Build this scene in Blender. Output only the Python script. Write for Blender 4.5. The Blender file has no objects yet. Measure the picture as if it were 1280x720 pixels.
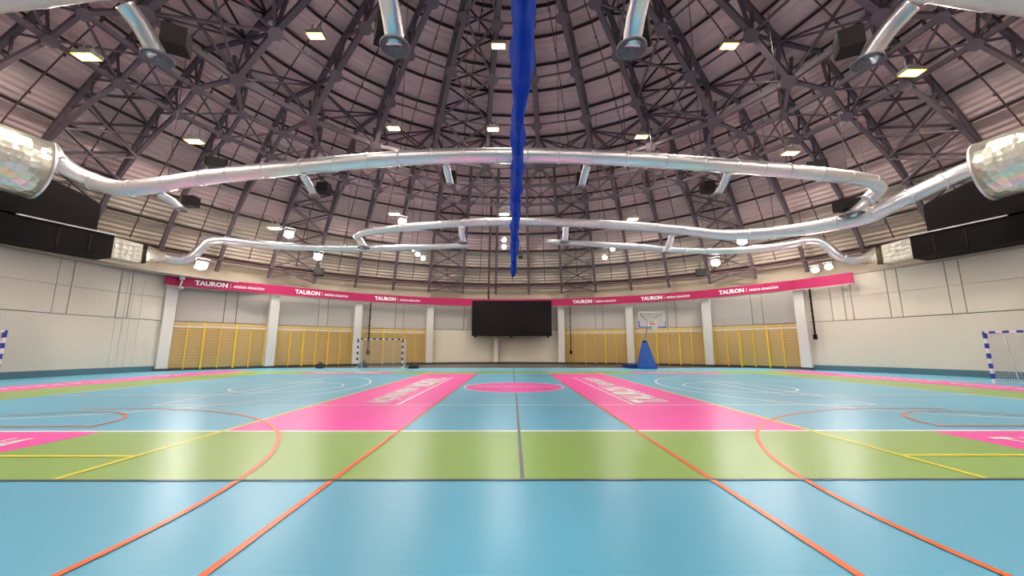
import bpy, bmesh, math, random
from math import sin, cos, pi, radians as R, sqrt
from mathutils import Vector, Matrix
random.seed(7)
S = bpy.context.scene
COL = S.collection

# ---------------------------------------------------------------- camera, world, exposure
FPX, PITCH, CAMX, CAMY, CAMZ = 470.0, R(9.2), -0.13, -14.2, 1.38
cam_d = bpy.data.cameras.new('camera'); cam_d.sensor_width = 36; cam_d.lens = FPX / 1280 * 36
cam_d.clip_end = 300
cam = bpy.data.objects.new('camera', cam_d); COL.objects.link(cam)
cam.location = (CAMX, CAMY, CAMZ); cam.rotation_euler = (R(90) + PITCH, 0, R(-0.24))
S.camera = cam
W = bpy.data.worlds.new('world'); S.world = W; W.use_nodes = True
W.node_tree.nodes['Background'].inputs[0].default_value = (0.9, 0.85, 0.85, 1)
W.node_tree.nodes['Background'].inputs[1].default_value = 0.3
S.view_settings.view_transform = 'Standard'; S.view_settings.look = 'None'
S.view_settings.gamma = 1; S.view_settings.use_curve_mapping = False
S.view_settings.exposure = 0.45
try:
    S.cycles.use_denoising = True
    S.cycles.max_bounces = 10; S.cycles.diffuse_bounces = 6
    S.cycles.sample_clamp_indirect = 8
except Exception:
    pass
HB_E, FL_E = 330.0, 130.0          # high-bay and floodlight emission

# ---------------------------------------------------------------- geometry constants
AX, AY, AZ = 0.05, -1.8, -5.0       # dome axis and sphere centre height
AL = R(7.5)                         # rib step
RW = 23.8                           # wall radius
RL, RU, RD = 26.9, 28.45, 28.8      # lower chord, upper chord, deck spheres

def ray(px, py):
    u = (px - 638) / FPX; v = (360 - py) / FPX
    fw = cos(PITCH) - v * sin(PITCH); up = sin(PITCH) + v * cos(PITCH)
    return u / fw, up / fw
def P(px, py, d):
    a, b = ray(px, py)
    return Vector((CAMX + a * d, CAMY + d, CAMZ + b * d))
def onsphere(px, py, rad):
    a, b = ray(px, py); D = Vector((a, 1, b)); O = Vector((CAMX - AX, CAMY - AY, CAMZ - AZ))
    A = D.dot(D); B = O.dot(D); C = O.dot(O) - rad * rad
    t = (-B + sqrt(B * B - A * C)) / A
    return Vector((CAMX, CAMY, CAMZ)) + D * t
def dome(rad, psi, az):
    return Vector((AX + rad * sin(psi) * sin(az), AY + rad * sin(psi) * cos(az), AZ + rad * cos(psi)))
def rw(az):
    d = math.degrees(az)
    if -62 <= d <= -48.75: b = 1.4 * (-48.75 - d) / 13.25
    elif -80 <= d < -62: b = 1.4 - 1.5 * (-62 - d) / 18.0
    elif -95 < d < -80: b = -0.1 * (95 + d) / 15
    else: b = 0
    return RW + b
def wallp(r, az, z=0):
    return Vector((AX + r * sin(az), AY + r * cos(az), z))

# ---------------------------------------------------------------- materials
MATS = {}
def mat(name, col, rough=0.6, metal=0.0, var=0.06, scale=3.0, bump=0.0, bscale=40, spec=0.5, emit=None, estr=0, coat=0, vor=False):
    if name in MATS: return MATS[name]
    m = bpy.data.materials.new(name); m.use_nodes = True
    nt = m.node_tree; b = nt.nodes['Principled BSDF']
    c = (*col, 1)
    b.inputs['Base Color'].default_value = c
    b.inputs['Roughness'].default_value = rough; b.inputs['Metallic'].default_value = metal
    b.inputs['Specular IOR Level'].default_value = spec
    if coat: b.inputs['Coat Weight'].default_value = coat; b.inputs['Coat Roughness'].default_value = 0.12
    tc = nt.nodes.new('ShaderNodeTexCoord')
    if var > 0:
        n = nt.nodes.new('ShaderNodeTexNoise'); n.inputs['Scale'].default_value = scale; n.inputs['Detail'].default_value = 4
        nt.links.new(tc.outputs['Object'], n.inputs['Vector'])
        mx = nt.nodes.new('ShaderNodeMix'); mx.data_type = 'RGBA'
        mx.inputs[6].default_value = tuple(min(1, x * (1 - var)) for x in col) + (1,)
        mx.inputs[7].default_value = tuple(min(1, x * (1 + var)) for x in col) + (1,)
        nt.links.new(n.outputs['Fac'], mx.inputs[0]); nt.links.new(mx.outputs[2], b.inputs['Base Color'])
    if bump > 0:
        if vor:
            n2 = nt.nodes.new('ShaderNodeTexVoronoi'); n2.inputs['Scale'].default_value = bscale; n2.inputs['Randomness'].default_value = 0.45
        else:
            n2 = nt.nodes.new('ShaderNodeTexNoise'); n2.inputs['Scale'].default_value = bscale; n2.inputs['Detail'].default_value = 2
        nt.links.new(tc.outputs['Object'], n2.inputs['Vector'])
        bp = nt.nodes.new('ShaderNodeBump'); bp.inputs['Strength'].default_value = bump; bp.inputs['Distance'].default_value = 0.05
        nt.links.new(n2.outputs[0], bp.inputs['Height']); nt.links.new(bp.outputs['Normal'], b.inputs['Normal'])
    if emit:
        b.inputs['Emission Color'].default_value = (*emit, 1); b.inputs['Emission Strength'].default_value = estr
    MATS[name] = m
    return m
def floor_mat(name, col):
    return mat(name, col, rough=0.33, var=0.05, scale=0.6, bump=0.012, bscale=1.2, spec=0.5)

M_blue = floor_mat('floor_blue', (0.12, 0.44, 0.64))
M_green = floor_mat('floor_green', (0.27, 0.45, 0.105))
M_pink = floor_mat('floor_pink', (0.95, 0.06, 0.44))
M_fwhite = floor_mat('line_white', (0.95, 0.95, 0.94))
M_yellow = floor_mat('line_yellow', (0.85, 0.75, 0.03))
M_orange = floor_mat('line_orange', (0.80, 0.14, 0.02))
M_joint = floor_mat('line_dark', (0.10, 0.11, 0.11))
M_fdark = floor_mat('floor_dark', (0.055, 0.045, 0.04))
M_wall = mat('wall_cream', (0.64, 0.58, 0.475), 0.75, var=0.03)
M_wallg = mat('wall_grey', (0.44, 0.40, 0.36), 0.7, var=0.03)
M_ply = mat('wall_tan', (0.58, 0.42, 0.19), 0.6, var=0.08, scale=2)
M_col = mat('column_white', (0.62, 0.59, 0.55), 0.6, var=0.03)
M_base = mat('base_teal', (0.07, 0.15, 0.19), 0.5)
M_seam = mat('joint_dark', (0.10, 0.09, 0.085), 0.8, var=0)
M_deck = mat('deck_pink_bounce', (0.76, 0.535, 0.545), 0.6, var=0.06)  # light grey deck, pink bounce from the floor mixed into its colour
M_deck2 = mat('deck_grey_pink_bounce', (0.62, 0.455, 0.445), 0.6, var=0.05)  # duller lower rows, pink floor bounce still mixed into the colour
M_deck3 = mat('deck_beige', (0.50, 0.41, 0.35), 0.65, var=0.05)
M_shell = mat('shell_mauve', (0.5, 0.4, 0.4), 0.8)
M_knee = mat('knee_beige', (0.46, 0.39, 0.31), 0.8, var=0.04)
M_steel = mat('steel_mauve', (0.115, 0.083, 0.103), 0.6, var=0.05, spec=0.3)
M_purlin = mat('purlin_dark', (0.028, 0.015, 0.019), 0.65, var=0.05, spec=0.25)
M_pipe = mat('pipe_brown', (0.085, 0.045, 0.045), 0.6, spec=0.3)
M_duct = mat('duct_zinc', (0.86, 0.84, 0.85), 0.36, metal=1.0, var=0.06, scale=6, bump=0.14, bscale=7)
M_foil = mat('foil_quilt', (0.88, 0.84, 0.72), 0.30, metal=0.95, var=0.14, scale=8, bump=0.8, bscale=4, vor=True)
M_grille = mat('grille_grey', (0.30, 0.26, 0.27), 0.5)
M_boxg = mat('box_grey', (0.03, 0.02, 0.02), 0.7, spec=0.12, var=0)
M_black = mat('black_paint', (0.005, 0.003, 0.003), 0.6, var=0, spec=0.15)
M_screen = mat('screen_black', (0.008, 0.005, 0.005), 0.5, var=0, spec=0.2)
M_magenta = mat('banner_magenta', (0.40, 0.003, 0.08), 0.6, var=0.02)
M_print = mat('print_white', (0.9, 0.88, 0.88), 0.5, var=0)
M_ybar = mat('bar_yellow', (0.85, 0.55, 0.04), 0.5, var=0.05)
M_rung = mat('rung_wood', (0.70, 0.49, 0.20), 0.5, var=0.08)
M_white = mat('white_paint', (0.82, 0.82, 0.82), 0.4, var=0)
M_bluep = mat('stripe_blue', (0.02, 0.05, 0.36), 0.4, var=0)
M_navy = mat('stripe_navy', (0.02, 0.03, 0.12), 0.4, var=0)
M_pad = mat('pad_blue', (0.012, 0.09, 0.42), 0.5, var=0.04)
M_net = mat('net_cord', (0.62, 0.60, 0.56), 0.8, var=0)
M_wnet = mat('wall_net_cord', (0.50, 0.50, 0.55), 0.8, var=0)
M_curt = mat('curtain_blue', (0.004, 0.045, 0.40), 0.8, var=0.12, scale=2, spec=0.15)
M_rim = mat('rim_orange', (0.85, 0.20, 0.04), 0.4, var=0)
M_hous = mat('lamp_housing', (0.30, 0.27, 0.26), 0.5, var=0)
M_warm = mat('lamp_warm', (0.9, 0.85, 0.6), 0.5, var=0, emit=(1.0, 0.93, 0.81), estr=HB_E)
M_halo = mat('lamp_halo_amber', (0.8, 0.6, 0.1), 0.5, var=0, emit=(1.0, 0.72, 0.06), estr=1.3)  # painted yellow halo of the lamps, not a real glowing rim
M_cool = mat('lamp_cool', (0.9, 0.9, 0.85), 0.5, var=0, emit=(1.0, 0.97, 0.92), estr=FL_E)
M_bag = mat('bag_black', (0.02, 0.018, 0.018), 0.7, var=0)
M_rope = mat('rope_grey', (0.35, 0.33, 0.33), 0.7, var=0)
g = bpy.data.materials.new('board_glass'); g.use_nodes = True
gn = g.node_tree; gb = gn.nodes['Principled BSDF']
gb.inputs['Base Color'].default_value = (0.85, 0.9, 0.92, 1); gb.inputs['Roughness'].default_value = 0.05
gb.inputs['Alpha'].default_value = 0.12
M_glass = g

# ---------------------------------------------------------------- builders
def link(o, parent=None):
    COL.objects.link(o)
    if parent is not None: o.parent = parent
    return o
def empty(name, loc=(0, 0, 0), rz=0):
    o = bpy.data.objects.new(name, None); o.location = loc; o.rotation_euler = (0, 0, rz); o.empty_display_size = 0.2
    return link(o)
def tag(o, label=None, cat=None, group=None, kind=None):
    if label: o['label'] = label
    if cat: o['category'] = cat
    if group: o['group'] = group
    if kind: o['kind'] = kind
    return o
class MB:
    def __init__(s): s.v = []; s.f = []; s.sm = False
    def quad(s, pts):
        n = len(s.v); s.v += [Vector(p) for p in pts]; s.f.append(tuple(range(n, n + len(pts)))); return s
    def box(s, c, sz, M=None):
        n = len(s.v); c = Vector(c)
        for dx in (-.5, .5):
            for dy in (-.5, .5):
                for dz in (-.5, .5):
                    p = Vector((dx * sz[0], dy * sz[1], dz * sz[2]))
                    if M: p = M @ p
                    s.v.append(c + p)
        for q in ((0, 1, 3, 2), (4, 6, 7, 5), (0, 4, 5, 1), (2, 3, 7, 6), (0, 2, 6, 4), (1, 5, 7, 3)):
            s.f.append(tuple(n + i for i in q))
        return s
    def bar(s, p, q, w, h, up=(0, 0, 1)):
        p, q = Vector(p), Vector(q); d = (q - p).normalized(); up = Vector(up)
        if abs(d.dot(up.normalized())) > 0.98: up = Vector((1, 0, 0))
        x = d.cross(up).normalized(); y = x.cross(d).normalized()
        n = len(s.v)
        for e in (p, q):
            for a, b in ((-1, -1), (1, -1), (1, 1), (-1, 1)):
                s.v.append(e + x * (a * w / 2) + y * (b * h / 2))
        for a in range(4):
            b = (a + 1) % 4; s.f.append((n + a, n + b, n + 4 + b, n + 4 + a))
        s.f += [(n + 3, n + 2, n + 1, n), (n + 4, n + 5, n + 6, n + 7)]
        return s
    def poly(s, pts, w, h, upf=None):
        for a, b in zip(pts[:-1], pts[1:]):
            s.bar(a, b, w, h, upf((Vector(a) + Vector(b)) / 2) if upf else (0, 0, 1))
        return s
    def tube(s, path, rad, seg=12, caps=True):
        path = [Vector(p) for p in path]; m = len(path)
        if not hasattr(rad, '__len__'): rad = [rad] * m
        T = []
        for i in range(m):
            T.append((path[min(i + 1, m - 1)] - path[max(i - 1, 0)]).normalized())
        u = Vector((0, 0, 1)) if abs(T[0].z) < 0.9 else Vector((1, 0, 0))
        x = (u - T[0] * u.dot(T[0])).normalized()
        n = len(s.v)
        for i in range(m):
            x = (x - T[i] * x.dot(T[i])).normalized(); y = T[i].cross(x)
            for k in range(seg):
                a = 2 * pi * k / seg
                s.v.append(path[i] + (x * cos(a) + y * sin(a)) * rad[i])
        for i in range(m - 1):
            for k in range(seg):
                k2 = (k + 1) % seg
                s.f.append((n + i * seg + k, n + i * seg + k2, n + (i + 1) * seg + k2, n + (i + 1) * seg + k))
        if caps:
            s.f.append(tuple(n + k for k in reversed(range(seg))))
            s.f.append(tuple(n + (m - 1) * seg + k for k in range(seg)))
        s.sm = True
        return s
    def lathe(s, prof, c=(0, 0, 0), seg=20, M=None):
        n = len(s.v); c = Vector(c)
        for r, z in prof:
            for k in range(seg):
                a = 2 * pi * k / seg; p = Vector((r * cos(a), r * sin(a), z))
                s.v.append(c + (M @ p if M else p))
        for i in range(len(prof) - 1):
            for k in range(seg):
                k2 = (k + 1) % seg
                s.f.append((n + i * seg + k, n + i * seg + k2, n + (i + 1) * seg + k2, n + (i + 1) * seg + k))
        return s
    def prism(s, pts, vec):
        vec = Vector(vec); n = len(s.v); m = len(pts)
        s.v += [Vector(p) for p in pts] + [Vector(p) + vec for p in pts]
        s.f.append(tuple(n + i for i in reversed(range(m)))); s.f.append(tuple(n + m + i for i in range(m)))
        for i in range(m):
            j = (i + 1) % m; s.f.append((n + i, n + j, n + m + j, n + m + i))
        return s
    def mesh(s, name, m, o=(0, 0, 0), fix=True, smooth=None):
        me = bpy.data.meshes.new(name); o = Vector(o)
        me.from_pydata([v - o for v in s.v], [], s.f)
        if fix:
            b = bmesh.new(); b.from_mesh(me); bmesh.ops.recalc_face_normals(b, faces=b.faces); b.to_mesh(me); b.free()
        if m: me.materials.append(m)
        if smooth if smooth is not None else s.sm:
            for p in me.polygons: p.use_smooth = len(p.vertices) == 4
        return me
    def build(s, name, m, parent=None, o=(0, 0, 0), smooth=None, fix=True):
        ob = bpy.data.objects.new(name, s.mesh(name, m, o, fix, smooth))
        return link(ob, parent)
def inst(name, me, parent=None, M=None):
    o = bpy.data.objects.new(name, me)
    if M is not None: o.matrix_local = M
    return link(o, parent)
def origin_mesh(s, name, m, parent=None, smooth=None):
    """a top-level mesh whose origin sits at its base centre"""
    lo = Vector((min(v.x for v in s.v), min(v.y for v in s.v), min(v.z for v in s.v)))
    hi = Vector((max(v.x for v in s.v), max(v.y for v in s.v), 0))
    o = Vector(((lo.x + hi.x) / 2, (lo.y + hi.y) / 2, lo.z))
    ob = s.build(name, m, parent, o, smooth); ob.location = o
    return ob
def dup(root, M=None):
    c = root.copy(); COL.objects.link(c)
    if M is not None: c.matrix_world = M
    for ch in root.children:
        d = ch.copy(); COL.objects.link(d); d.parent = c
        for gch in ch.children:
            e = gch.copy(); COL.objects.link(e); e.parent = d
    return c
def text_mesh(name, txt, size, m, bold=0.0, sx=1.0, shear=0.0, ext=0.004):
    cu = bpy.data.curves.new(name, 'FONT'); cu.body = txt; cu.size = size; cu.align_x = 'LEFT'; cu.align_y = 'BOTTOM_BASELINE'
    cu.offset = bold; cu.shear = shear; cu.extrude = ext; cu.resolution_u = 2
    ob = bpy.data.objects.new(name, cu); COL.objects.link(ob)
    dg = bpy.context.evaluated_depsgraph_get(); dg.update()
    me = bpy.data.meshes.new_from_object(ob.evaluated_get(dg))
    bpy.data.objects.remove(ob); bpy.data.curves.remove(cu)
    me.name = name; me.materials.clear(); me.materials.append(m)
    for v in me.vertices: v.co.x *= sx
    w = max((v.co.x for v in me.vertices), default=1)
    return me, w

# ================================================================ FLOOR
def disc_pts(cx, cy, r, n, z): return [(cx + r * cos(2 * pi * i / n), cy + r * sin(2 * pi * i / n), z) for i in range(n)]
mb = MB(); mb.prism([(AX + 26.5 * cos(2 * pi * i / 96), AY + 26.5 * sin(2 * pi * i / 96), -0.3) for i in range(96)], (0, 0, 0.3))
floor = tag(mb.build('floor', M_blue), 'light blue glossy sports floor with coloured court markings', kind='structure')
def zone(name, pts, m, z=0.0012, label=None):
    o = MB().quad([(x, y, z) for x, y in pts]).build(name, m, floor)
    if label: o['label'] = label
    return o
def rect(x0, y0, x1, y1): return [(x0, y0), (x1, y0), (x1, y1), (x0, y1)]
# far strip of floor in a darker colour, along the far wall
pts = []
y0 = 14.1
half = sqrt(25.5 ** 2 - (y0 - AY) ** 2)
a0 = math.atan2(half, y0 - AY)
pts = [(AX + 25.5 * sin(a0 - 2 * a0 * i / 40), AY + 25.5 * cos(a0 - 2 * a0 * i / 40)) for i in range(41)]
zone('dark_floor_strip', pts, M_fdark, 0.0010, 'dark floor strip in front of the far wall')
GB = 9.92
for s in (-1, 1):
    zone('green_border', rect(-16.6, s * 7.5, 16.6, s * GB), M_green, label='green border strip along the court side')
    zone('green_border', rect(s * 14, -7.5, s * 16.6, 7.5), M_green, label='green border strip behind the court end line')
    zone('pink_strip', rect(s * 2.02, -7.5, s * 5.0, 7.5), M_pink, 0.0024, 'broad pink strip across the court')
    zone('pink_end_strip', rect(s * 16.6, -10.5, s * 18.7, 10.5), M_pink, 0.0024, 'pink strip in front of the side wall')
    for t in (-1, 1):
        zone('pink_bench_zone', rect(t * 7.0, s * 7.53, t * 12.1, s * 9.0), M_pink, 0.0024, 'pink bench zone beside the green border')
zone('centre_disc', [(p[0], p[1]) for p in disc_pts(0, 0, 1.8, 64, 0)], M_pink, 0.0024, 'pink centre circle')
LZ = 0.0040
def line(name, a, b, w, m, z=LZ):
    a, b = Vector((*a, 0)), Vector((*b, 0)); n = (b - a).normalized().cross(Vector((0, 0, 1))) * w / 2
    o = MB().quad([(*(a - n).xy, z), (*(b - n).xy, z), (*(b + n).xy, z), (*(a + n).xy, z)]).build(name, m, floor)
    return o
def arc(name, cx, cy, r, a0, a1, w, m, n=56, z=LZ):
    mb = MB()
    P0 = [(cx + (r - w / 2) * cos(a0 + (a1 - a0) * i / n), cy + (r - w / 2) * sin(a0 + (a1 - a0) * i / n), z) for i in range(n + 1)]
    P1 = [(cx + (r + w / 2) * cos(a0 + (a1 - a0) * i / n), cy + (r + w / 2) * sin(a0 + (a1 - a0) * i / n), z) for i in range(n + 1)]
    mb.v = [Vector(p) for p in P0 + P1]
    mb.f = [(i, i + 1, n + 2 + i, n + 1 + i) for i in range(n)]
    return mb.build(name, m, floor)
lw = 0.07
for s in (-1, 1):
    line('court_line', (-14, s * 7.5), (14, s * 7.5), 0.09, M_fwhite)
    line('court_line', (s * 14, -7.5), (s * 14, 7.5), lw, M_fwhite, LZ + .0004)
    arc('three_point_arc', s * 12.43, 0, 6.75, (pi / 2 if s < 0 else pi * 0.5), (-pi / 2 if s < 0 else pi * 1.5), lw, M_fwhite, z=LZ + .0008)
    arc('free_throw_arc', s * 8.2, 0, 1.8, 0, 2 * pi, lw, M_fwhite, z=LZ + .0008)
    for t in (-1, 1):
        line('court_line', (s * 8.2, t * 2.45), (s * 14, t * 2.45), lw, M_fwhite, LZ + .0004)
        line('court_line', (s * 12.43, t * 6.75), (s * 14, t * 6.6), lw, M_fwhite, LZ + .0004)
    line('court_line', (s * 8.2, -2.45), (s * 8.2, 2.45), lw, M_fwhite, LZ + .0012)
    # volleyball lines
    line('court_line', (-9, s * 4.5), (9, s * 4.5), 0.06, M_fwhite, LZ + .0016)
    line('court_line', (s * 9, -4.5), (s * 9, 4.5), lw, M_fwhite, LZ + .002)
    line('court_line', (s * 2.95, -4.5), (s * 2.95, 4.5), lw, M_fwhite, LZ + .002)
    # yellow and orange lines
    line('yellow_line', (s * 5.0, -9.9), (s * 5.0, 9.9), 0.075, M_yellow, LZ + .0024)
    for t in (-1, 1):
        line('yellow_line', (s * 5.0, t * 9.0), (s * 7.0, t * 9.0), 0.075, M_yellow, LZ + .0028)
    line('orange_line', (s * 2.02, -15), (s * 2.02, 10.5), 0.06, M_orange, LZ + .0032)
    line('orange_line', (s * 7.6, -7.1), (s * 12, -7.1), 0.06, M_orange, LZ + .0036)
    arc('orange_arc', s * 8.95, -11.1, 6.05, R(-20) if s < 0 else R(200), R(100) if s < 0 else R(80), 0.06, M_orange, z=LZ + .004)
    arc('orange_arc', s * 9.35, -7.2, 1.7, R(0), R(180), 0.06, M_orange, z=LZ + .004)
line('floor_joint', (-20, -GB), (20, -GB), 0.05, M_joint, LZ + .0044)
line('floor_joint', (0, -GB), (0.05, -1.8), 0.045, M_joint, LZ + .0048)
line('floor_joint', (0.05, 1.8), (0.1, 14), 0.045, M_joint, LZ + .0048)
arc('centre_circle_line', 0, 0, 1.8, 0, 2 * pi, 0.07, M_fwhite, n=72, z=LZ + .0052)

def floor_text(txt, size, bold, sx, loc, rot, zz=0.0105, length=None):
    me, w = text_mesh('floor_lettering', txt, size, M_fwhite, bold, sx, ext=0.0004)
    k = (length / w) if length else 1
    o = inst('floor_lettering', me, floor, Matrix.Translation((*loc, zz)) @ Matrix.Rotation(rot, 4, 'Z') @ Matrix.Diagonal((k, 1, 1, 1)))
    o['label'] = 'white floor lettering reading ' + txt.replace('|', '').strip()
# right strip reads away from the camera, left strip towards it
floor_text('TAURON', 1.25, 0.065, 1, (4.0, -4.15), R(90), length=4.1)
floor_text('ARENA KRAKÓW', 0.85, 0.032, 1, (3.9, 0.35), R(90), length=3.8)
floor_text('TAURON', 1.25, 0.065, 1, (-4.0, 4.15), R(-90), length=4.1)
floor_text('ARENA KRAKÓW', 0.85, 0.032, 1, (-3.9, -0.35), R(-90), length=3.8)
floor_text('TAURON ARENA KRAKÓW', 0.42, 0.012, 1, (-1.45, -0.12), 0, length=2.9)
for s in (-1, 1):
    floor_text('TAURON ARENA', 0.9, 0.015, 1, (-11.7 if s < 0 else 7.35, -8.65), 0, length=4.35)
    floor_text('TAURON ARENA', 0.9, 0.015, 1, (-11.6 if s < 0 else 7.5, 7.95), 0, length=4.0)
    floor_text('TAURON ARENA KRAKÓW', 0.55, 0.01, 1, (s * 17.65 + s * 0.25, 6.5 * -s), R(90) if s > 0 else R(-90), length=13)

# ================================================================ WALLS
def tangent_frame(az):
    """columns: right (clockwise seen from above, to image right), inward normal, up; at azimuth az"""
    t = Vector((cos(az), -sin(az), 0)); n = Vector((-sin(az), -cos(az), 0))
    return t, n
def chord_frame(a0, a1, off=0.0):
    A = wallp((rw(a0) + off) / cos(AL), a0); B = wallp((rw(a1) + off) / cos(AL), a1)
    t = (B - A).normalized(); n = Vector((t.y, -t.x, 0))
    if n.dot(Vector((AX, AY, 0)) - A) < 0: n = -n
    return (A + B) / 2, t, n, (B - A).length / 2
def slab(mb, fr, x0, x1, z0, z1, th):
    """box on a wall chord: x along the chord, thickness outward"""
    c0, t, n, _h = fr
    pts = [c0 + t * x0 + Vector((0, 0, z0)), c0 + t * x1 + Vector((0, 0, z0)), c0 + t * x1 + Vector((0, 0, z1)), c0 + t * x0 + Vector((0, 0, z1))]
    mb.prism(pts, -n * th); return mb
WTOP = 6.0
colk = [-62 / 7.5] + [-6.5 + 2 * i for i in range(8)]
def ring_wall(name, label, az0, az1, r, z0, z1, m, n):
    mb = MB()
    for i in range(n + 1):
        a = az0 + (az1 - az0) * i / n
        mb.v += [wallp(r + rw(a) - RW, a, z0), wallp(r + rw(a) - RW, a, z1), wallp(r + rw(a) - RW + .3, a, z1), wallp(r + rw(a) - RW + .3, a, z0)]
    for i in range(n):
        b = 4 * i
        for q in range(4):
            q2 = (q + 1) % 4
            mb.f.append((b + q, b + q2, b + 4 + q2, b + 4 + q))
    mb.f += [(0, 1, 2, 3), (4 * n + 3, 4 * n + 2, 4 * n + 1, 4 * n)]
    o = mb.build(name, m); return tag(o, label, kind='structure')
wall_far = ring_wall('wall_far', 'pale panelled far wall between white columns', colk[0] * AL, colk[-1] * AL, RW + .28, 0, WTOP, M_seam, 64)
wall_left = ring_wall('wall_left', 'cream panelled wall behind the left goal', R(-180), colk[0] * AL, RW + .28, 0, WTOP, M_seam, 48)
wall_right = ring_wall('wall_right', 'cream panelled wall behind the right goal', colk[-1] * AL, R(180), RW + .28, 0, WTOP, M_seam, 48)
JT = 0.018
bar_bays = [0, 1, 2, 5, 6, 7]
for b in range(8):
    fr = chord_frame(colk[b] * AL, colk[b + 1] * AL); hw = fr[3]
    slab(MB(), fr, -hw, hw, 0, 3.14, .12).build('wall_panel', M_ply if b in bar_bays else M_wall, wall_far)
    xs = [-hw, 0.05, 0.75, hw]
    for i in range(3):
        slab(MB(), fr, xs[i] + (JT if i else 0), xs[i + 1] - (JT if i < 2 else 0), 3.18, 5.6, .12).build('wall_panel', M_wallg, wall_far)
    slab(MB(), fr, -hw, hw, 5.63, 6.0, .12).build('wall_panel', M_wallg, wall_far)
# side walls: finer facets without columns
def side_panels(parent, a_start, a_end, seams):
    step = R(2.5); n = int(round(abs(a_end - a_start) / step)); sg = 1 if a_end > a_start else -1
    hw = (RW + .02) * math.tan(step / 2) + 0.004
    # lower panels: joined in groups of 3 facets, upper panels split at the seams
    cuts = sorted([a_start, a_end] + seams)
    for z0, z1, cc in ((0, 3.14, [min(a_start, a_end) + (R(7.5)) * i for i in range(int(abs(a_end - a_start) / R(7.5) + 1.01))]), (3.18, 4.62, cuts), (4.635, 5.98, cuts)):
        for c0, c1 in zip(cc[:-1], cc[1:]):
            mb = MB(); m = max(1, int(math.ceil(abs(c1 - c0) / R(2.5)))); g0 = 0.0 if z0 == 0 else JT / RW
            for i in range(m + 1):
                a = (c0 + g0) + (c1 - c0 - 2 * g0) * i / m
                mb.v += [wallp(rw(a), a, z0), wallp(rw(a), a, z1), wallp(rw(a) + .12, a, z1), wallp(rw(a) + .12, a, z0)]
            for i in range(m):
                bq = 4 * i
                for q in range(4):
                    q2 = (q + 1) % 4; mb.f.append((bq + q, bq + q2, bq + 4 + q2, bq + 4 + q))
            mb.f += [(0, 1, 2, 3), (4 * m + 3, 4 * m + 2, 4 * m + 1, 4 * m)]
            mb.build('wall_panel', M_wall, parent)
def az_at(px):
    a = (px - 638) / 476.0; lo, hi = -1.8, 1.8
    for _ in range(50):
        m = (lo + hi) / 2
        v = (AX + rw(m) * sin(m) - CAMX) / max(0.5, AY + rw(m) * cos(m) - CAMY)
        if v < a: lo = m
        else: hi = m
    return lo
side_panels(wall_left, colk[0] * AL - R(60), colk[0] * AL, [az_at(p) for p in (57.5, 77, 139, 154)] + [R(-100), R(-97.6), R(-90), R(-87.6)])
side_panels(wall_right, colk[-1] * AL, colk[-1] * AL + R(60), [az_at(p) for p in (1048, 1065, 1075, 1123, 1138, 1202, 1221)] + [R(90), R(92.4), R(100), R(102.4)])
def ring_strip(name, label, a0, a1, r, th, z0, z1, m, n, kind='structure', parent=None):
    mb = MB(); k_ = 1 if r < 25 and abs(a1 - a0) < 6 else 0
    for i in range(n + 1):
        a = a0 + (a1 - a0) * i / n
        mb.v += [wallp(r + k_ * (rw(a) - RW), a, z0), wallp(r + k_ * (rw(a) - RW), a, z1), wallp(r + th + k_ * (rw(a) - RW), a, z1), wallp(r + th + k_ * (rw(a) - RW), a, z0)]
    for i in range(n):
        b = 4 * i
        for q in range(4):
            q2 = (q + 1) % 4; mb.f.append((b + q, b + q2, b + 4 + q2, b + 4 + q))
    mb.f += [(0, 1, 2, 3), (4 * n + 3, 4 * n + 2, 4 * n + 1, 4 * n)]
    o = mb.build(name, m, parent)
    return tag(o, label, kind=kind)
ring_strip('baseboard_left', 'dark teal baseboard under the left wall', R(-125), colk[0] * AL, RW - .05, .05, 0.002, .33, M_base, 40)
ring_strip('baseboard_right', 'dark teal baseboard under the right wall', colk[-1] * AL, R(125), RW - .05, .05, 0.002, .33, M_base, 44)
ring_strip('baseboard_far', 'dark plinth under the far wall', colk[0] * AL, colk[-1] * AL, RW - .04, .04, 0.002, .16, M_fdark, 64)
# ledge behind the banner and the beige knee wall below the roof
ring_strip('trim_1', 'beige ledge on top of the hall wall', R(-180), R(180), RW - 0.02, 3.0, 6.0, 6.12, M_knee, 120)
ring_strip('trim_2', 'beige knee wall under the roof edge', R(-180), R(180), 26.4, .3, 6.1, 9.0, M_knee, 120)

# columns
clab = ['white square column at the end of the netted wall', 'white column between the two wall-bar bays beside the netted wall',
        'white column just behind the left end of the striped goal', 'white column between wall bars and the plain bay beside the screen',
        'narrow white column partly hidden behind the black screen', 'white column between the screen bay and the wall bars',
        'white column right behind the basketball hoop', 'white column between the two wall-bar bays beyond the hoop',
        'white column where the wall bars meet the plain cream wall']
for i, k in enumerate(colk):
    az = k * AL; t, n = tangent_frame(az); c = empty('column', wallp(rw(az) / cos(AL) - .28, az)); c.rotation_euler = (0, 0, -az)
    w = 0.42 if i == 4 else 0.62
    bm_ = MB()
    bv = 0.035; hx, hy = w / 2, 0.22
    prof = [(-hx, hy), (-hx, -hy + bv), (-hx + bv, -hy), (hx - bv, -hy), (hx, -hy + bv), (hx, hy)]
    bm_.prism([(x, y, 0.0) for x, y in prof], (0, 0, 5.36)); bm_.build('shaft', M_col, c)
    MB().box((0, -0.01, .08), (w + .03, .46, .16)).build('plinth', M_fdark, c)
    tag(c, clab[i], 'column', 'white columns along the far wall')

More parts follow.
